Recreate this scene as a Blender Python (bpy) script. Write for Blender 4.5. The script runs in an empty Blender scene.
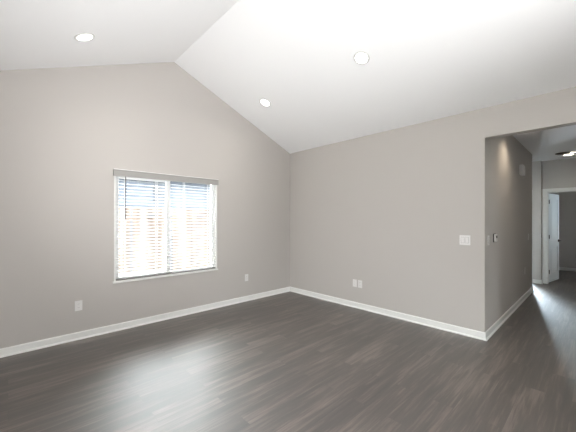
import bpy, bmesh, math, random
from mathutils import Vector, Matrix
random.seed(7)
S = bpy.context.scene
COL = S.collection

# ------------------------------------------------------------------ camera
CH = 1.42
HEAD = math.radians(46.55)            # angle between the view and the window wall's run (+X)
cd = bpy.data.cameras.new('camera')
cam = bpy.data.objects.new('camera', cd); COL.objects.link(cam)
cam.location = (0, 0, CH)
cam.rotation_euler = (math.radians(90), 0, HEAD - math.radians(90))
cd.sensor_width = 36.0
cd.lens = 36.0 * 295.6 / 576
cd.shift_y = 4 / 576
cd.clip_start = 0.05
S.camera = cam

# ------------------------------------------------------------------ colour management
S.view_settings.view_transform = 'Standard'
S.view_settings.look = 'None'
S.view_settings.gamma = 1.0
S.view_settings.use_curve_mapping = False
S.view_settings.exposure = 0.0

# ------------------------------------------------------------------ sky: bright even overcast
SKY = 36.0
w = bpy.data.worlds.new('sky'); S.world = w; w.use_nodes = True
nt = w.node_tree; nt.nodes.clear()
bg = nt.nodes.new('ShaderNodeBackground'); wo = nt.nodes.new('ShaderNodeOutputWorld')
tc = nt.nodes.new('ShaderNodeTexCoord'); sx = nt.nodes.new('ShaderNodeSeparateXYZ')
cr = nt.nodes.new('ShaderNodeValToRGB')
nt.links.new(tc.outputs['Generated'], sx.inputs[0]); nt.links.new(sx.outputs['Z'], cr.inputs[0])
cr.color_ramp.elements[0].position = 0.0; cr.color_ramp.elements[0].color = (0.38, 0.39, 0.40, 1)
cr.color_ramp.elements[1].position = 0.38; cr.color_ramp.elements[1].color = (0.94, 0.97, 1.0, 1)
nt.links.new(cr.outputs[0], bg.inputs[0]); bg.inputs[1].default_value = SKY
nt.links.new(bg.outputs[0], wo.inputs[0])

# sun high on the left side of the house
sl = bpy.data.lights.new('sun', 'SUN'); sl.energy = 55.0; sl.angle = math.radians(1.0); sl.color = (1.0, 0.96, 0.90)
so = bpy.data.objects.new('sun', sl); COL.objects.link(so); so.location = (-10, 2, 12)
so.rotation_euler = Vector((1.0, -0.45, -2.1)).to_track_quat('-Z', 'Y').to_euler()

# added unseen strobe behind the camera, bounced off the left ceiling slope
fl = bpy.data.lights.new('strobe', 'SPOT'); fl.energy = 600.0; fl.spot_size = math.radians(140); fl.spot_blend = 1.0; fl.shadow_soft_size = 0.15
fo = bpy.data.objects.new('strobe', fl); COL.objects.link(fo); fo.location = (1.9, -1.2, 1.10)
fo.rotation_euler = (Vector((0.4, 0.6, 3.4)) - fo.location).to_track_quat('-Z', 'Y').to_euler()
f2 = bpy.data.lights.new('corner_fill', 'SPOT'); f2.energy = 155.0; f2.spot_size = math.radians(120); f2.spot_blend = 1.0; f2.shadow_soft_size = 0.25  # unseen spot added to lift the right wall's far corner
fo2 = bpy.data.objects.new('corner_fill', f2); COL.objects.link(fo2); fo2.location = (-0.4, 2.0, 1.5)
fo2.rotation_euler = (Vector((3.4, 3.7, 2.5)) - fo2.location).to_track_quat('-Z', 'Y').to_euler()
# added lamps standing in for cool sky light, passage door and bedroom window
def daylight_lamp(name, loc, rot, sx_, sy_, e, spread):
    l = bpy.data.lights.new(name, 'AREA'); l.shape = 'RECTANGLE'; l.size = sx_; l.size_y = sy_; l.energy = e; l.color = (0.72, 0.86, 1.0); l.spread = math.radians(spread)
    o = bpy.data.objects.new(name, l); o.location = loc; o.rotation_euler = rot; COL.objects.link(o)
daylight_lamp('passage_fill_lamp', (10.3, 1.60, 1.35), (0, math.radians(90), math.radians(13)), 1.9, 0.75, 125.0, 60)  # lamp added to draw the bluish streak on the hall floor
daylight_lamp('bedroom_fill_lamp', (9.45, -2.25, 1.75), (math.radians(90), 0, 0), 0.6, 0.8, 9.0, 50)  # lamp added to light the open door leaf

DOWN_POWER = 14.0      # watts of each living room downlight
HALL_POWER = 29.0

S.cycles.max_bounces = 14
S.cycles.diffuse_bounces = 8
S.cycles.glossy_bounces = 4
S.cycles.transparent_max_bounces = 16
S.cycles.sample_clamp_indirect = 8.0

def portal(name, loc, rot, sx_, sy_):
    l = bpy.data.lights.new(name, 'AREA'); l.shape = 'RECTANGLE'; l.size = sx_; l.size_y = sy_
    l.cycles.is_portal = True
    o = bpy.data.objects.new(name, l); o.location = loc; o.rotation_euler = rot; COL.objects.link(o)
    return o
R90 = math.radians(90)
# sky portals filling the modelled openings (they add no light, they only guide the sampling)
portal('portal_window', (1.72, 4.40, 1.33), (-R90, 0, 0), 1.5, 1.45)
portal('portal_lwin', (-0.68, 1.9, 1.33), (0, -R90, 0), 1.43, 0.6)
portal('portal_rear', (1.75, -4.08, 1.55), (R90, 0, 0), 1.0, 1.3)
portal('portal_side', (4.18, -2.3, 1.55), (0, R90, 0), 1.5, 1.2)
portal('portal_entry', (8.74, 1.25, 1.05), (0, R90, 0), 2.1, 0.4)

# ------------------------------------------------------------------ materials
def mat(name, col, rough=0.5, spec=0.5, metal=0.0, bump=None, emit=None, var=0.0, varscale=3.0):
    m = bpy.data.materials.new(name); m.use_nodes = True
    n = m.node_tree.nodes; L = m.node_tree.links; b = n['Principled BSDF']
    b.inputs['Base Color'].default_value = (*col, 1); b.inputs['Roughness'].default_value = rough
    b.inputs['Specular IOR Level'].default_value = spec; b.inputs['Metallic'].default_value = metal
    t = n.new('ShaderNodeTexCoord')
    if var > 0:
        nz = n.new('ShaderNodeTexNoise'); nz.inputs['Scale'].default_value = varscale; nz.inputs['Detail'].default_value = 4
        mx = n.new('ShaderNodeMix'); mx.data_type = 'RGBA'
        mx.inputs[6].default_value = (*[c * (1 - var) for c in col], 1); mx.inputs[7].default_value = (*[min(1, c * (1 + var)) for c in col], 1)
        L.new(t.outputs['Object'], nz.inputs[0]); L.new(nz.outputs[0], mx.inputs[0]); L.new(mx.outputs[2], b.inputs['Base Color'])
    if bump:
        nz = n.new('ShaderNodeTexNoise'); nz.inputs['Scale'].default_value = bump[0]; nz.inputs['Detail'].default_value = 5
        bp = n.new('ShaderNodeBump'); bp.inputs['Strength'].default_value = bump[1]; bp.inputs['Distance'].default_value = 0.002
        L.new(t.outputs['Object'], nz.inputs[0]); L.new(nz.outputs[0], bp.inputs['Height']); L.new(bp.outputs[0], b.inputs['Normal'])
    if emit:
        b.inputs['Emission Color'].default_value = (*emit[0], 1); b.inputs['Emission Strength'].default_value = emit[1]
    return m

M = {}
M['wall'] = mat('greige_paint', (0.515, 0.488, 0.463), 0.75, 0.25, bump=(140, 0.15))
M['ceiling'] = mat('ceiling_paint', (0.91, 0.913, 0.922), 0.9, 0.1, bump=(90, 0.25))
M['trim'] = mat('white_trim_paint', (0.80, 0.80, 0.78), 0.35, 0.5)
M['door'] = mat('white_door_paint', (0.78, 0.80, 0.80), 0.35, 0.5)
M['plate'] = mat('white_plastic', (0.74, 0.725, 0.71), 0.35, 0.5)
M['slot'] = mat('dark_slot', (0.05, 0.045, 0.04), 0.6)
M['bronze'] = mat('dark_bronze', (0.06, 0.05, 0.04), 0.35, 0.5, 0.9)
M['screen'] = mat('dark_display', (0.05, 0.05, 0.05), 0.2)
M['slat'] = mat('white_blind', (0.84, 0.84, 0.83), 0.45, 0.4)
M['vinyl'] = mat('white_vinyl', (0.82, 0.83, 0.84), 0.35, 0.5)
M['rail'] = mat('shade_grey_rail', (0.22, 0.215, 0.205), 0.5)  # dark shade of the gap above the sill put into the rail's colour
M['valance'] = mat('shade_grey_valance', (0.36, 0.35, 0.335), 0.6, 0.3)  # white valance; its shaded look is put into this grey
M['wand'] = mat('wand_grey', (0.13, 0.13, 0.14), 0.25, 0.5)
M['lens'] = mat('lit_lens', (0.9, 0.9, 0.88), 0.4, emit=((1.0, 0.96, 0.90), 9.0))
M['siding'] = mat('blue_grey_siding', (0.050, 0.060, 0.077), 0.7, 0.3, var=0.1)
M['roof'] = mat('grey_shingle', (0.13, 0.14, 0.16), 0.9, 0.2, var=0.3, varscale=12)
M['vent'] = mat('dark_vent', (0.03, 0.03, 0.035), 0.6)
M['concrete'] = mat('bounce_concrete', (0.58, 0.57, 0.54), 0.85, 0.2, var=0.06, varscale=2.0)
M['soil'] = mat('gravel_ground', (0.26, 0.25, 0.23), 0.95, 0.1, var=0.3, varscale=8)

def glass_mat():
    m = bpy.data.materials.new('window_glass'); m.use_nodes = True
    n = m.node_tree.nodes; L = m.node_tree.links; n.clear()
    o = n.new('ShaderNodeOutputMaterial'); mx = n.new('ShaderNodeMixShader'); tr = n.new('ShaderNodeBsdfTransparent')
    gl = n.new('ShaderNodeBsdfGlossy'); gl.inputs['Roughness'].default_value = 0.02
    fr = n.new('ShaderNodeFresnel'); fr.inputs[0].default_value = 1.45
    tr.inputs[0].default_value = (0.96, 0.98, 0.97, 1)
    L.new(fr.outputs[0], mx.inputs[0]); L.new(tr.outputs[0], mx.inputs[1]); L.new(gl.outputs[0], mx.inputs[2]); L.new(mx.outputs[0], o.inputs[0])
    return m
M['glass'] = glass_mat()

def floor_mat():
    m = bpy.data.materials.new('vinyl_plank_floor'); m.use_nodes = True
    n = m.node_tree.nodes; L = m.node_tree.links; b = n['Principled BSDF']
    t = n.new('ShaderNodeTexCoord')
    br = n.new('ShaderNodeTexBrick')
    br.inputs['Color1'].default_value = (0, 0, 0, 1); br.inputs['Color2'].default_value = (1, 1, 1, 1)
    br.inputs['Mortar'].default_value = (0.5, 0.5, 0.5, 1)
    br.inputs['Scale'].default_value = 1.0; br.inputs['Mortar Size'].default_value = 0.0012; br.inputs['Mortar Smooth'].default_value = 0.3
    br.inputs['Brick Width'].default_value = 1.22; br.inputs['Row Height'].default_value = 0.152; br.inputs['Bias'].default_value = 0.0
    br.offset = 0.37; br.offset_frequency = 2
    L.new(t.outputs['Object'], br.inputs['Vector'])
    # every plank shifts the grain
    sc = n.new('ShaderNodeVectorMath'); sc.operation = 'MULTIPLY_ADD'
    sc.inputs[1].default_value = (7.3, 3.1, 5.7)
    L.new(br.outputs['Color'], sc.inputs[0]); L.new(t.outputs['Object'], sc.inputs[2])
    def grain(sxx, syy, det, dist=0.0):
        mp = n.new('ShaderNodeMapping'); mp.inputs['Scale'].default_value = (sxx, syy, 1)
        nz = n.new('ShaderNodeTexNoise'); nz.inputs['Scale'].default_value = 1.0; nz.inputs['Detail'].default_value = det
        nz.inputs['Distortion'].default_value = dist; nz.inputs['Roughness'].default_value = 0.6
        L.new(sc.outputs[0], mp.inputs[0]); L.new(mp.outputs[0], nz.inputs[0]); return nz
    g1 = grain(1.3, 16, 5, 0.6); g2 = grain(3.0, 75, 4); g3 = grain(0.7, 5, 2, 0.3)
    def math_(op, a, bb, v=None):
        q = n.new('ShaderNodeMath'); q.operation = op
        for i, s in enumerate((a, bb)):
            if isinstance(s, (int, float)): q.inputs[i].default_value = s
            else: L.new(s, q.inputs[i])
        return q.outputs[0]
    v = math_('ADD', math_('MULTIPLY', g1.outputs[0], 0.50), math_('MULTIPLY', g2.outputs[0], 0.28))
    v = math_('ADD', v, math_('MULTIPLY', g3.outputs[0], 0.22))
    v = math_('ADD', v, math_('MULTIPLY', math_('SUBTRACT', br.outputs['Color'], 0.5), 0.05))
    rp = n.new('ShaderNodeValToRGB'); e = rp.color_ramp.elements
    e[0].position = 0.38; e[0].color = (0.020, 0.014, 0.0125, 1)
    e[1].position = 0.63; e[1].color = (0.160, 0.122, 0.102, 1)
    x = e.new(0.5); x.color = (0.050, 0.036, 0.030, 1)
    L.new(v, rp.inputs[0])
    mx = n.new('ShaderNodeMix'); mx.data_type = 'RGBA'; mx.inputs[7].default_value = (0.03, 0.025, 0.022, 1)
    L.new(br.outputs['Fac'], mx.inputs[0]); L.new(rp.outputs[0], mx.inputs[6]); L.new(mx.outputs[2], b.inputs['Base Color'])
    rr = n.new('ShaderNodeMapRange'); rr.inputs[3].default_value = 0.55; rr.inputs[4].default_value = 0.68
    L.new(g2.outputs[0], rr.inputs[0]); L.new(rr.outputs[0], b.inputs['Roughness'])
    b.inputs['IOR'].default_value = 1.6
    b.inputs['Coat Weight'].default_value = 1.0; b.inputs['Coat Roughness'].default_value = 0.46; b.inputs['Coat IOR'].default_value = 1.8
    b.inputs['Specular IOR Level'].default_value = 0.6
    bp = n.new('ShaderNodeBump'); bp.inputs['Strength'].default_value = 0.25; bp.inputs['Distance'].default_value = 0.001
    h = math_('SUBTRACT', g2.outputs[0], br.outputs['Fac'])
    L.new(h, bp.inputs['Height']); L.new(bp.outputs[0], b.inputs['Normal'])
    return m
M['floor'] = floor_mat()

def fence_mat():
    m = bpy.data.materials.new('cedar_fence'); m.use_nodes = True
    n = m.node_tree.nodes; L = m.node_tree.links; b = n['Principled BSDF']; b.inputs['Roughness'].default_value = 0.85
    t = n.new('ShaderNodeTexCoord'); mp = n.new('ShaderNodeMapping'); mp.inputs['Scale'].default_value = (9, 9, 0.35)
    nz = n.new('ShaderNodeTexNoise'); nz.inputs['Scale'].default_value = 1.0; nz.inputs['Detail'].default_value = 5
    rp = n.new('ShaderNodeValToRGB'); e = rp.color_ramp.elements
    e[0].position = 0.4; e[0].color = (0.055, 0.037, 0.028, 1); e[1].position = 0.6; e[1].color = (0.165, 0.130, 0.105, 1)
    L.new(t.outputs['Object'], mp.inputs[0]); L.new(mp.outputs[0], nz.inputs[0]); L.new(nz.outputs[0], rp.inputs[0]); L.new(rp.outputs[0], b.inputs['Base Color'])
    return m
M['fence'] = fence_mat()

# ------------------------------------------------------------------ helpers
def new():
    return bmesh.new()
def box(bm, x0, x1, y0, y1, z0, z1, bev=0.0, seg=2):
    t = bmesh.new()
    bmesh.ops.create_cube(t, size=1.0)
    for v in t.verts:
        v.co = Vector(((x0 + x1) / 2 + v.co.x * (x1 - x0), (y0 + y1) / 2 + v.co.y * (y1 - y0), (z0 + z1) / 2 + v.co.z * (z1 - z0)))
    if bev: bmesh.ops.bevel(t, geom=t.edges[:], offset=bev, segments=seg, affect='EDGES', profile=0.5)
    merge(bm, t)
def merge(bm, t, mtx=None):
    if mtx is not None: bmesh.ops.transform(t, matrix=mtx, verts=t.verts[:])
    mp = {v: bm.verts.new(v.co) for v in t.verts}
    for f in t.faces:
        try: bm.faces.new([mp[v] for v in f.verts])
        except ValueError: pass
    t.free()
def prism(bm, pts, axis, a0, a1):
    """polygon pts (two other axes in order) extruded along axis from a0 to a1"""
    def P(p, a):
        return {'x': (a, p[0], p[1]), 'y': (p[0], a, p[1]), 'z': (p[0], p[1], a)}[axis]
    A = [bm.verts.new(P(p, a0)) for p in pts]; B = [bm.verts.new(P(p, a1)) for p in pts]
    n = len(pts)
    bm.faces.new(A[::-1]); bm.faces.new(B)
    for i in range(n): bm.faces.new((A[i], A[(i + 1) % n], B[(i + 1) % n], B[i]))
def lathe(bm, prof, seg=40, mtx=None):
    t = bmesh.new(); rings = []
    for r, z in prof:
        if r < 1e-6: rings.append([t.verts.new((0, 0, z))])
        else: rings.append([t.verts.new((r * math.cos(2 * math.pi * k / seg), r * math.sin(2 * math.pi * k / seg), z)) for k in range(seg)])
    for a, b in zip(rings, rings[1:]):
        for k in range(seg):
            k2 = (k + 1) % seg
            if len(a) == 1 and len(b) > 1: t.faces.new((a[0], b[k2], b[k]))
            elif len(b) == 1 and len(a) > 1: t.faces.new((a[k], a[k2], b[0]))
            elif len(a) > 1: t.faces.new((a[k], a[k2], b[k2], b[k]))
    merge(bm, t, mtx)
def obj(name, bm, m, parent=None, smooth=False):
    bmesh.ops.recalc_face_normals(bm, faces=bm.faces[:])
    me = bpy.data.meshes.new(name); bm.to_mesh(me); bm.free(); me.materials.append(m)
    if smooth:
        for p in me.polygons: p.use_smooth = True
    o = bpy.data.objects.new(name, me); COL.objects.link(o)
    if parent: o.parent = parent
    return o
def struct(name, bm, m, parent=None):
    o = obj(name, bm, m, parent)
    if not parent: o['kind'] = 'structure'
    return o
def sempty(name, loc=(0, 0, 0)):
    o = bpy.data.objects.new(name, None); o.location = loc; COL.objects.link(o); o['kind'] = 'structure'; return o
def thing(name, label, cat, loc=(0, 0, 0), rz=0.0, group=None):
    o = bpy.data.objects.new(name, None); o.location = loc; o.rotation_euler = (0, 0, rz); COL.objects.link(o)
    o['label'] = label; o['category'] = cat
    if group: o['group'] = group
    return o
def copy_tree(o, parent=None):
    c = o.copy(); COL.objects.link(c); c.parent = parent
    for ch in [q for q in bpy.data.objects if q.parent == o]: copy_tree(ch, c)
    return c

# ------------------------------------------------------------------ dimensions (metres)
XL, XR = -0.60, 4.10            # living room sides
YB, YF = -4.00, 4.27            # rear wall and window wall
RX, RZ = 1.757, 3.723           # ridge
SL = 0.4165
EAVE = RZ - SL * (XR - RX)
T = 0.14
WX0, WX1, WZ0, WZ1 = 0.983, 2.460, 0.615, 2.045     # window opening
HY = 0.94                       # hall wall face / opening side
HY2 = -0.30                     # other side of the hall
HDR = 2.395                     # bottom of opening header
HC = 2.74                       # hall ceiling
HX = 7.67                       # hall wall far end
EX = 8.60                       # end wall of the side passage
DX = 8.72                       # wall with the door

# ------------------------------------------------------------------ floor and ground
bm = new(); box(bm, XL - T, XR + .12, YB - T, YF + T, -0.12, 0.0); box(bm, XR + .12, 11.60, HY2 - .12, YF + T, -0.12, 0.0); box(bm, DX, 11.60, -2.12, HY2 - .12, -0.12, 0.0); struct('floor', bm, M['floor'])
bm = new(); box(bm, -30, 45, -30, 45, -0.40, -0.20); o = struct('ground', bm, M['soil'])
bm = new(); box(bm, -9.0, XL - T, -12.0, 3.0, -0.20, -0.06); box(bm, XL - T, 8.0, -12.0, YB - T, -0.20, -0.06); box(bm, XR + .12, 8.0, YB - T, -0.42, -0.20, -0.06); struct('bounce_slab', bm, M['concrete'])  # unseen pale slab added to bounce sunlight up to the ceiling

# ------------------------------------------------------------------ walls
def zroof(x): return RZ - SL * abs(x - RX)
bm = new()
box(bm, XL - T, WX0, YF, YF + T, 0, WZ1); box(bm, WX1, XR + T, YF, YF + T, 0, WZ1)
box(bm, WX0, WX1, YF, YF + T, 0, WZ0)
prism(bm, [(XL - T, WZ1), (XR + T, WZ1), (XR + T, zroof(XR + T) + .02), (RX, RZ + .02), (XL - T, zroof(XL - T) + .02)], 'y', YF, YF + T)
struct('wall_window', bm, M['wall'])
bm = new()
box(bm, XR, XR + 0.12, HY, YF, 0, EAVE + .03)
box(bm, XR, XR + 0.12, HY2, HY, HDR, EAVE + .03)
box(bm, XR, XR + 0.12, YB, -2.9, 0, EAVE + .03); box(bm, XR, XR + 0.12, -1.7, HY2, 0, EAVE + .03)
box(bm, XR, XR + 0.12, -2.9, -1.7, 2.3, EAVE + .03); box(bm, XR, XR + 0.12, -2.9, -1.7, 0, 0.8)
struct('wall_right', bm, M['wall'])
bm = new()
ZL = zroof(XL)
box(bm, XL - T, XL, YB, 1.6, 0, ZL); box(bm, XL - T, XL, 2.2, YF, 0, ZL)
box(bm, XL - T, XL, 1.6, 2.2, 0, 0.615); box(bm, XL - T, XL, 1.6, 2.2, 2.045, ZL)
struct('wall_left', bm, M['wall'])
bm = new()
box(bm, XL - T, 1.25, YB - T, YB, 0, 2.2); box(bm, 2.25, XR + T, YB - T, YB, 0, 2.2); box(bm, 1.25, 2.25, YB - T, YB, 0, 0.9)
prism(bm, [(XL - T, 2.2), (XR + T, 2.2), (XR + T, zroof(XR + T) + .02), (RX, RZ + .02), (XL - T, zroof(XL - T) + .02)], 'y', YB - T, YB)
struct('wall_rear', bm, M['wall'])
# hall
bm = new(); box(bm, XR + 0.12, HX, HY, HY + 0.12, 0, HC); box(bm, HX - 0.12, HX, HY + 0.12, 2.60, 0, HC); struct('wall_hall_left', bm, M['wall'])
bm = new(); box(bm, XR + 0.12, DX, HY2 - 0.12, HY2, 0, HC); struct('wall_hall_right', bm, M['wall'])
bm = new()
box(bm, EX, DX, 0.90, 1.05, 0, HC); box(bm, EX, DX, 1.45, 2.60, 0, HC); box(bm, EX, DX, 1.05, 1.45, 2.1, HC)
box(bm, HX, DX, 2.60, 2.72, 0, HC)
struct('wall_passage', bm, M['wall'])
DY0, DY1, DZ = 0.04, 0.81, 2.045       # door opening
bm = new()
box(bm, DX, DX + 0.12, DY1, 1.12, 0, HC); box(bm, DX, DX + 0.12, -2.12, DY0, 0, HC); box(bm, DX, DX + 0.12, DY0, DY1, DZ, HC)
struct('wall_hall_end', bm, M['wall'])
bm = new()
box(bm, 11.37, 11.49, -2.12, 1.12, 0, HC); box(bm, DX + .12, 11.37, 1.00, 1.12, 0, HC)
box(bm, DX + .12, 9.1, -2.12, -2.0, 0, HC); box(bm, 10.0, 11.37, -2.12, -2.0, 0, HC); box(bm, 9.1, 10.0, -2.12, -2.0, 0, 1.5); box(bm, 9.1, 10.0, -2.12, -2.0, 2.0, HC)
struct('wall_bedroom', bm, M['wall'])

# ------------------------------------------------------------------ ceilings
bm = new()
ov = 0.4
prism(bm, [(RX, RZ), (XR, EAVE), (XR + T + ov, EAVE - SL * (T + ov)), (XR + T + ov, EAVE + .18 - SL * (T + ov)), (RX, RZ + .18),
           (XL - T - ov, zroof(XL - T - ov) + .18), (XL - T - ov, zroof(XL - T - ov)), (XL, ZL)], 'y', YB - T - ov, YF + T + ov)
# keep the hall side free: the slab stops at the wall there
bm.free(); bm = new()
prism(bm, [(RX, RZ), (XR + .12, zroof(XR + .12)), (XR + .12, zroof(XR + .12) + .18), (RX, RZ + .18)], 'y', YB - T - ov, YF + T + ov)
prism(bm, [(RX, RZ), (RX, RZ + .18), (XL - T - ov, zroof(XL - T - ov) + .18), (XL - T - ov, zroof(XL - T - ov))], 'y', YB - T - ov, YF + T + ov)
struct('ceiling', bm, M['ceiling'])
bm = new(); box(bm, XR + 0.12, 11.6, HY2 - .12, 2.8, HC, HC + .15); box(bm, DX, 11.6, -2.2, HY2 - .12, HC, HC + .15); struct('ceiling_hall', bm, M['ceiling'])

# ------------------------------------------------------------------ baseboards
PROF = [(0, 0), (0.027, 0), (0.027, 0.006), (0.022, 0.015), (0.014, 0.019), (0.014, 0.078), (0.009, 0.088), (0, 0.088)]
def skirting(bm, p0, p1, nrm, m0=0, m1=0):
    p0 = Vector(p0); p1 = Vector(p1); nrm = Vector(nrm); d = (p1 - p0).normalized()
    A = []; B = []
    for off, z in PROF:
        a = p0 + nrm * off - d * off * m0; b = p1 + nrm * off + d * off * m1
        A.append(bm.verts.new((a.x, a.y, z))); B.append(bm.verts.new((b.x, b.y, z)))
    n = len(PROF)
    bm.faces.new(A); bm.faces.new(B[::-1])
    for i in range(n): bm.faces.new((A[i], B[i], B[(i + 1) % n], A[(i + 1) % n]))
bm = new(); skirting(bm, (XL, YF), (XR, YF), (0, -1), -1, -1); struct('baseboard_window', bm, M['trim'])
bm = new(); skirting(bm, (XR, YF), (XR, HY), (-1, 0), -1, 1); skirting(bm, (XR, HY2), (XR, YB), (-1, 0), 1, -1); struct('baseboard_right', bm, M['trim'])
bm = new(); skirting(bm, (XR, HY), (HX, HY), (0, -1), 1, 1); struct('baseboard_hall_left', bm, M['trim'])
bm = new(); skirting(bm, (HX, HY), (HX, 2.6), (1, 0), 1, -1); struct('baseboard_passage_left', bm, M['trim'])
bm = new(); skirting(bm, (EX, 0.90), (EX, 1.05), (-1, 0), 1, 0); skirting(bm, (EX, 0.90), (DX, 0.90), (0, -1), 1, 0); struct('baseboard_passage', bm, M['trim'])
bm = new(); skirting(bm, (11.37, -2.0), (11.37, 1.0), (-1, 0), -1, -1); struct('baseboard_bedroom', bm, M['trim'])
bm = new(); skirting(bm, (XL, YB), (XL, YF), (1, 0), -1, -1); struct('baseboard_left', bm, M['trim'])
bm = new(); skirting(bm, (XR + .0, HY2), (DX, HY2), (0, 1), 1, -1); struct('baseboard_hall_right', bm, M['trim'])
bm = new(); skirting(bm, (XL, YB), (XR, YB), (0, 1), -1, -1); struct('baseboard_rear', bm, M['trim'])

# ------------------------------------------------------------------ window_1 (with glass), sill and reveal
wr = sempty('window_1', (1.72, YF, WZ0))
def wobj(name, bm, m):
    o = obj(name, bm, m, wr); o.matrix_parent_inverse = Matrix.Translation((-1.72, -YF, -WZ0)); return o
FY0, FY1 = YF + 0.075, YF + 0.135
bm = new()
f = 0.045
box(bm, WX0, WX0 + f, FY0, FY1, WZ0, WZ1); box(bm, WX1 - f, WX1, FY0, FY1, WZ0, WZ1)
box(bm, WX0 + f, WX1 - f, FY0, FY1, WZ0, WZ0 + f); box(bm, WX0 + f, WX1 - f, FY0, FY1, WZ1 - f, WZ1)
wobj('window_frame', bm, M['vinyl'])
bm = new(); box(bm, 1.680, 1.735, FY0 + .005, FY1 - .005, WZ0 + f, WZ1 - f, .003); wobj('meeting_stile', bm, M['vinyl'])
bm = new()
a, b_ = WX0 + f, 1.680
box(bm, a, a + .03, FY0 + .012, FY0 + .04, WZ0 + f, WZ1 - f); box(bm, a + .03, b_, FY0 + .012, FY0 + .04, WZ0 + f, WZ0 + f + .03); box(bm, a + .03, b_, FY0 + .012, FY0 + .04, WZ1 - f - .03, WZ1 - f)
wobj('sliding_sash', bm, M['vinyl'])
bm = new(); box(bm, a + .03, b_, FY0 + .024, FY0 + .028, WZ0 + f + .03, WZ1 - f - .03); wobj('pane', bm, M['glass'])
bm = new(); box(bm, 1.735, WX1 - f, FY0 + .034, FY0 + .038, WZ0 + f, WZ1 - f); wobj('pane', bm, M['glass'])
bm = new()   # white reveal lining, its edge just proud of the wall
l = 0.018
box(bm, WX0, WX0 + l, YF - .006, FY0, WZ0 + .022, WZ1); box(bm, WX1 - l, WX1, YF - .006, FY0, WZ0 + .022, WZ1); box(bm, WX0 + l, WX1 - l, YF - .002, FY0, WZ1 - l, WZ1)
wobj('reveal', bm, M['trim'])
bm = new(); box(bm, WX0 - .012, WX1 + .012, YF - .022, FY0, WZ0 - .006, WZ0 + .020, .004); wobj('window_sill', bm, M['trim'])

# invented unseen openings that let light in: left, rear, right walls, passage, bedroom
def glazed(name, axis, c, a0, a1, z0, z1, mull):
    r = sempty(name)
    def bx(bm, u0, u1, v0, v1, w0, w1):
        if axis == 'x': box(bm, c + v0, c + v1, u0, u1, w0, w1)
        else: box(bm, u0, u1, c + v0, c + v1, w0, w1)
    bm = new(); f = .06
    bx(bm, a0, a0 + f, -.035, .035, z0, z1); bx(bm, a1 - f, a1, -.035, .035, z0, z1)
    bx(bm, a0 + f, a1 - f, -.035, .035, z0, z0 + f); bx(bm, a0 + f, a1 - f, -.035, .035, z1 - f, z1)
    edges = [a0 + f] + mull + [a1 - f]
    for q in mull: bx(bm, q - .03, q + .03, -.03, .03, z0 + f, z1 - f)
    obj('window_frame', bm, M['vinyl'], r)
    for q0, q1 in zip(edges, edges[1:]):
        bm = new(); s0 = .03 if q0 in mull else 0; s1 = .03 if q1 in mull else 0
        bx(bm, q0 + s0, q1 - s1, -.003, .003, z0 + f, z1 - f); obj('pane', bm, M['glass'], r)
    return r
glazed('added_window_2', 'y', YB - .08, 1.25, 2.25, 0.9, 2.2, [1.75])
glazed('added_window_5', 'x', XL - .08, 1.6, 2.2, 0.615, 2.045, [])
glazed('added_window_4', 'x', XR + .07, -2.9, -1.7, 0.8, 2.3, [])
glazed('added_door_2', 'x', EX + .07, 1.05, 1.45, 0.0, 2.1, [])
glazed('added_window_3', 'y', -2.07, 9.1, 10.0, 1.5, 2.0, [9.55])

# ------------------------------------------------------------------ hall door with casing
bm = new()
cw = 0.082
for xa, xb in ((DX - .016, DX),):
    box(bm, xa, xb, DY1, DY1 + cw, 0, DZ + .07, .004); box(bm, xa, xb, DY0 - cw, DY0, 0, DZ + .07, .004); box(bm, xa, xb, DY0 - .0, DY1 + .0, DZ, DZ + .07, .004)
box(bm, DX, DX + .12, DY1 - .015, DY1, 0, DZ); box(bm, DX, DX + .12, DY0, DY0 + .015, 0, DZ); box(bm, DX, DX + .12, DY0, DY1, DZ - .015, DZ)
struct('trim_1', bm, M['trim'])

dr = sempty('door_1', (DX + .125, DY1 - .02, 0.0))
TH = math.radians(81)
dr.rotation_euler = (0, 0, TH)        # local -Y runs from hinge to free edge when shut
DW, DT, DH = 0.74, 0.035, 2.02
bm = new()
z0 = 0.012
def dbox(y0, y1, za, zb, x0=0.0, x1=DT, bev=0.0): box(bm, x0, x1, y0, y1, za, zb, bev)
# stiles and rails
st = 0.115
rails = [(z0, z0 + 0.20), (0.80, 0.95), (DH - .12, DH)]
dbox(-DW, -DW + st, z0, DH); dbox(-st, 0, z0, DH)
for za, zb in rails: dbox(-DW + st, -st, za, zb)
for za, zb in ((z0 + .20, .80), (.95, DH - .12)):
    dbox(-DW + st, -st, za, zb, 0.010, DT - .010)
    dbox(-DW + st + .05, -st - .05, za + .05, zb - .05, 0.003, DT - .003, .006)
obj('leaf', bm, M['door'], dr)
for hz in (0.25, 1.04, 1.83):
    bm = new(); lathe(bm, [(0, -.045), (.007, -.045), (.007, .045), (0, .045)], 12, Matrix.Translation((-0.006, 0.008, hz))); box(bm, -.002, .002, -.03, .006, hz - .045, hz + .045)
    obj('hinge', bm, M['bronze'], dr)
for sgn, x in ((-1, 0.0), (1, DT)):
    bm = new()
    mt = Matrix.Translation((x, -DW + .065, 0.93)) @ Matrix.Rotation(math.radians(90 * sgn), 4, 'Y')
    lathe(bm, [(0, 0), (.032, 0), (.032, .006), (.026, .012), (.011, .014), (.010, .04), (.0, .042)], 24, mt)
    xx = sorted((x + sgn * .034, x + sgn * .052)); box(bm, xx[0], xx[1], -DW + .055, -DW + .175, .919, .941, .006)
    obj('door_handle', bm, M['bronze'], dr)

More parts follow.
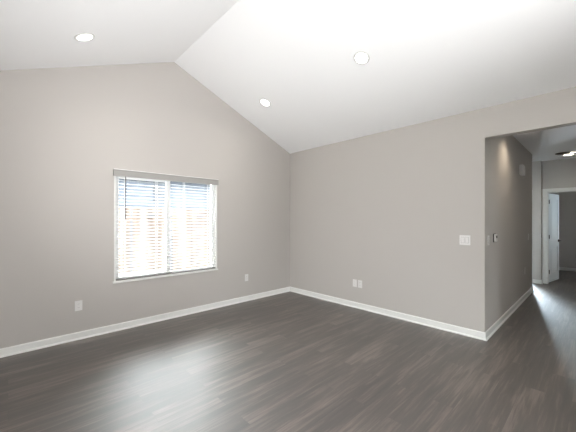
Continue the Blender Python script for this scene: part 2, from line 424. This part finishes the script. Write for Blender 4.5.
# ------------------------------------------------------------------ outdoors
fr = thing('wooden_fence', 'pale cedar board fence standing outside behind the window', 'fence', (0, 6.6, -0.2))
bm = new(); x = -2.5; k = 0
while x < 9:
    wd = 0.135 + random.uniform(-.004, .004); top = 1.88 + random.uniform(-.008, .008); dy = random.uniform(-.006, .006)
    box(bm, x, x + wd, -.01 + dy, .01 + dy, 0.03, top); x += wd + random.choice((.012, .020, .034, .045))
obj('board_panel', bm, M['fence'], fr)
for zz in (0.35, 1.60):
    bm = new(); box(bm, -2.5, 9, .02, .06, zz, zz + .09); obj('rail', bm, M['fence'], fr)
for px in (-2.3, .1, 2.5, 4.9, 7.3):
    bm = new(); box(bm, px, px + .09, .065, .155, 0, 1.84); obj('post', bm, M['fence'], fr)
for px in (2.14, 3.27):
    bm = new(); box(bm, px, px + .14, -.04, -.018, 1.68, 1.735, .003); o = obj('bracket', bm, M['vent'], fr); o['label'] = 'small dark metal bracket'

hs = thing('neighbour_house', 'blue-grey sided neighbouring house rising behind the fence outside the window', 'house', (0, 9.5, -0.2))
bm = new()
box(bm, -8, 14, .05, 6, 0, 3.0)
z = 0.1
while z < 3.0:
    prism(bm, [(.05, z), (.018, z), (.04, z + .15), (.05, z + .15)], 'x', -8, 14); z += .15
obj('wall', bm, M['siding'], hs)
bm = new(); prism(bm, [(-.45, 2.98), (-.45, 3.14), (3.0, 4.4), (6.5, 3.14), (6.5, 2.98)], 'x', -8.4, 14.4); obj('roof', bm, M['roof'], hs)
for (vx, vz, vw, vh) in ((3.27, 2.64, .22, .10), (3.27, 2.49, .24, .10), (3.28, 2.24, .18, .07), (3.60, 2.38, .12, .08), (3.58, 2.24, .22, .11)):
    bm = new(); box(bm, vx, vx + vw, -.03, .03, vz - vh / 2, vz + vh / 2, .006); obj('vent', bm, M['vent'], hs)

# ------------------------------------------------------------------ blind
bl = thing('window_blind', 'white horizontal slat blind hanging open in the window recess', 'blind', (1.7215, YF, WZ0 + .02))
HB = WZ1 - WZ0 - .02
hw = (WX1 - WX0) / 2 - .0195
SYC = .034     # centre line of the slats, inside the recess
bm = new(); box(bm, -hw, hw, .008, .062, HB - .055, HB - .008, .002); obj('headrail', bm, M['slat'], bl)
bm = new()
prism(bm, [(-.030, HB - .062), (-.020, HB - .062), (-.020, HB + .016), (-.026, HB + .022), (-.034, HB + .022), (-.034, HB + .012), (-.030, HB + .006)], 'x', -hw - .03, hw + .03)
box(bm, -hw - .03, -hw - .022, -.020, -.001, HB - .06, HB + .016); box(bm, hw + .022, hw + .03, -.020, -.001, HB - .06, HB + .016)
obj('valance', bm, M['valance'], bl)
bm = new(); box(bm, -hw - .03, hw + .03, -.036, -.001, HB + .022, HB + .029, .002); obj('valance_lip', bm, M['slat'], bl)
bm = new()
PITCH = .0435; z = .040; tilt = math.radians(10)
while z < HB - .075:
    d = .0245
    n = 4; up = []; lo = []
    for i in range(n + 1):
        u = -1 + 2 * i / n
        yy = SYC + u * d * math.cos(tilt); zz = z + u * d * math.sin(tilt) + .0025 * (1 - u * u)
        up.append((yy, zz + .0013)); lo.append((yy, zz - .0013))
    prism(bm, lo + up[::-1], 'x', -hw, hw); z += PITCH
obj('slats', bm, M['slat'], bl)
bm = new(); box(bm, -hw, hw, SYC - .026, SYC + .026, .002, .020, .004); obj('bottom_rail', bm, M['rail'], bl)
for lx in (-.60, -.20, .20, .60):
    bm = new()
    for yy in (SYC - .0275, SYC + .0265): box(bm, lx - .003, lx + .003, yy, yy + .001, .018, HB - .05)
    obj('ladder_cord', bm, M['slat'], bl)
bm = new(); lathe(bm, [(0, -.56), (.0075, -.555), (.006, -.46), (.006, 0), (0, 0)], 10, Matrix.Translation((-hw + .115, -.006, HB - .06)))
box(bm, -hw + .112, -hw + .118, -.008, .012, HB - .066, HB - .056)
o = obj('tilt_wand', bm, M['wand'], bl); o['label'] = 'grey tilt wand'

# ------------------------------------------------------------------ wall plates
def outlet(label, loc, rz, kind='duplex'):
    t = thing('wall_outlet', label, 'outlet', loc, rz)
    bm = new(); box(bm, -.037, .037, -.006, .0, -.060, .060, .0028); obj('cover_plate', bm, M['plate'], t)
    if kind == 'duplex':
        for s in (-1, 1):
            bm = new(); prism(bm, [(.016 * math.cos(a), s * .021 + .0145 * math.sin(a)) for a in [i * math.pi / 10 for i in range(20)]], 'y', -.0085, -.006)
            r = obj('receptacle', bm, M['plate'], t)
            for sxx, hh in ((-.0063, .0045), (.0063, .0036)):
                bm = new(); box(bm, sxx - .001, sxx + .001, -.0089, -.0085, s * .021 + .002 - hh, s * .021 + .002 + hh); obj('slot', bm, M['slot'], r)
        bm = new(); lathe(bm, [(0, 0), (.003, 0), (.003, .0015), (0, .002)], 12, Matrix.Translation((0, -.006, 0)) @ Matrix.Rotation(R90, 4, 'X')); obj('screw', bm, M['plate'], t)
    else:
        bm = new(); lathe(bm, [(0, 0), (.0075, 0), (.0075, .004), (.0045, .0045), (.0045, .011), (0, .011)], 6, Matrix.Translation((0, -.006, 0)) @ Matrix.Rotation(R90, 4, 'X')); obj('coaxial_jack', bm, M['bronze'], t)
        for s in (-1, 1):
            bm = new(); lathe(bm, [(0, 0), (.003, 0), (.003, .0015), (0, .002)], 12, Matrix.Translation((0, -.006, s * .042)) @ Matrix.Rotation(R90, 4, 'X')); obj('screw', bm, M['plate'], t)
    return t
def switch(label, loc, rz, gangs=1):
    t = thing('light_switch', label, 'light switch', loc, rz)
    hwid = .037 + .023 * (gangs - 1)
    bm = new(); box(bm, -hwid, hwid, -.006, 0, -.060, .060, .0028); obj('cover_plate', bm, M['plate'], t)
    for g in range(gangs):
        cx = (g - (gangs - 1) / 2) * .046
        bm = new(); prism(bm, [(-.006, -.034), (-.0075, -.034), (-.0115, .034), (-.006, .034)] , 'x', cx - .0165, cx + .0165)
        obj('rocker', bm, M['plate'], t)
        bm = new()
        box(bm, cx - .0185, cx - .0170, -.0064, -.0058, -.036, .036); box(bm, cx + .0170, cx + .0185, -.0064, -.0058, -.036, .036)
        box(bm, cx - .0170, cx + .0170, -.0064, -.0058, -.036, -.0346); box(bm, cx - .0170, cx + .0170, -.0064, -.0058, .0346, .036)
        obj('rocker_gap', bm, M['slot'], t)
    return t
RB = -R90
outlet('white wall outlet low on the window wall, left of the window', (0.610, YF, .400), 0)
outlet('white wall outlet low on the window wall, between window and room corner', (3.040, YF, .408), 0)
outlet('left one of two white plates side by side on the right wall', (XR, 2.745, .393), RB)
outlet('white wall plate nearer the hallway of the adjacent pair on right wall', (XR, 2.645, .393), RB)
switch('white double light switch on the right wall beside the hallway opening', (XR, 1.148, 1.172), RB, 2)
switch('single light switch on the hallway wall just inside the opening', (4.26, HY, 1.172), 0)
switch('single light switch near the far end of the hallway wall', (7.18, HY, 1.10), 0)
outlet('white wall outlet low near the far end of hallway wall', (6.80, HY, .50), 0)

th = thing('thermostat', 'small white thermostat with dark sides on the hallway wall', 'thermostat', (4.55, HY, 1.19))
bm = new(); box(bm, -.055, .055, -.008, 0, -.055, .055, .003); obj('back_plate', bm, M['screen'], th)
bm = new(); box(bm, -.050, .050, -.028, -.008, -.048, .048, .006); obj('body', bm, M['plate'], th)
bm = new(); box(bm, -.030, .030, -.0295, -.0275, .000, .030, .0006); obj('display', bm, M['screen'], th)
bm = new(); box(bm, -.020, .020, -.030, -.0275, -.034, -.020, .001); obj('button', bm, M['plate'], th)

ch = thing('door_chime', 'boxy white door chime high on the hallway wall', 'door chime', (6.38, HY, 2.27))
bm = new(); box(bm, -.10, .10, -.052, 0, -.085, .085, .008); obj('cover', bm, M['plate'], ch)
bm = new()
for i in range(5): box(bm, -.06, .06, -.0615, -.059, -.05 + i * .022, -.044 + i * .022)
obj('grille', bm, M['trim'], ch)

# ------------------------------------------------------------------ lamps
def spot(name, parent, power, col, deg, blend, size=.06, z=-.02):
    l = bpy.data.lights.new(name, 'SPOT'); l.energy = power; l.color = col; l.spot_size = math.radians(deg); l.spot_blend = blend; l.shadow_soft_size = size
    o = bpy.data.objects.new(name, l); o.parent = parent; o.location = (0, 0, z); COL.objects.link(o); return o
def downlight(label, x, y, side):
    z = zroof(x); a = math.atan(SL) * (1 if side == 'r' else -1)
    t = thing('recessed_downlight', label, 'ceiling light', (x, y, z)); t.rotation_euler = (0, a, 0)
    bm = new(); lathe(bm, [(.068, -.004), (.072, -.008), (.088, -.005), (.092, -.0005), (.068, -.0005), (.068, -.004)], 48); obj('trim_ring', bm, M['trim'], t, True)
    bm = new(); lathe(bm, [(0, -.0035), (.068, -.0035), (.068, -.0012), (0, -.0012)], 48); obj('lens', bm, M['lens'], t)
    spot('downlight_lamp', t, DOWN_POWER, (1.0, .93, .84), 140, .8)
    return t
G = None
downlight('round lit downlight in the left ceiling slope', .546, 3.485, 'l')
downlight('round lit downlight in the right ceiling slope, nearer the camera', 2.897, 1.852, 'r')
downlight('round lit downlight in the right slope, close to the window wall corner', 2.901, 3.582, 'r')
downlight('round lit downlight in the left ceiling slope, above the camera', .546, 1.852, 'l')

M['lens_warm'] = mat('warm_lit_lens', (0.9, 0.88, 0.82), 0.4, emit=((1.0, 0.90, 0.74), 7.0))
g = thing('gimbal_light', 'tilted round ceiling light with dark housing at the far end of the hallway', 'ceiling light', (8.0, .46, HC))
bm = new(); lathe(bm, [(0, -.0005), (.115, -.0005), (.113, -.012), (.085, -.022), (0, -.022)], 40, Matrix.Translation((-.045, .045, 0))); obj('housing', bm, M['bronze'], g, False)
bm = new(); lathe(bm, [(.082, -.024), (.085, -.032), (.075, -.038), (.075, -.026), (.082, -.024)], 40, Matrix.Translation((.015, -.035, 0))); obj('trim_ring', bm, M['trim'], g, True)
bm = new(); lathe(bm, [(0, -.025), (.075, -.025), (.075, -.037), (0, -.041)], 40, Matrix.Translation((.015, -.035, 0))); obj('lens', bm, M['lens_warm'], g)
spot('gimbal_lamp', g, HALL_POWER * .22, (1.0, .86, .68), 150, .8, .07, -.07)

h = thing('recessed_downlight', 'round warm downlight in the hallway ceiling just behind the opening header', 'ceiling light', (5.14, .63, HC))
bm = new(); lathe(bm, [(.068, -.004), (.072, -.008), (.088, -.005), (.092, -.0005), (.068, -.0005), (.068, -.004)], 48); obj('trim_ring', bm, M['trim'], h, True)
bm = new(); lathe(bm, [(0, -.0035), (.068, -.0035), (.068, -.0012), (0, -.0012)], 48); obj('lens', bm, M['lens_warm'], h)
spot('hallway_lamp', h, HALL_POWER, (1.0, .84, .64), 136, .8, .08)
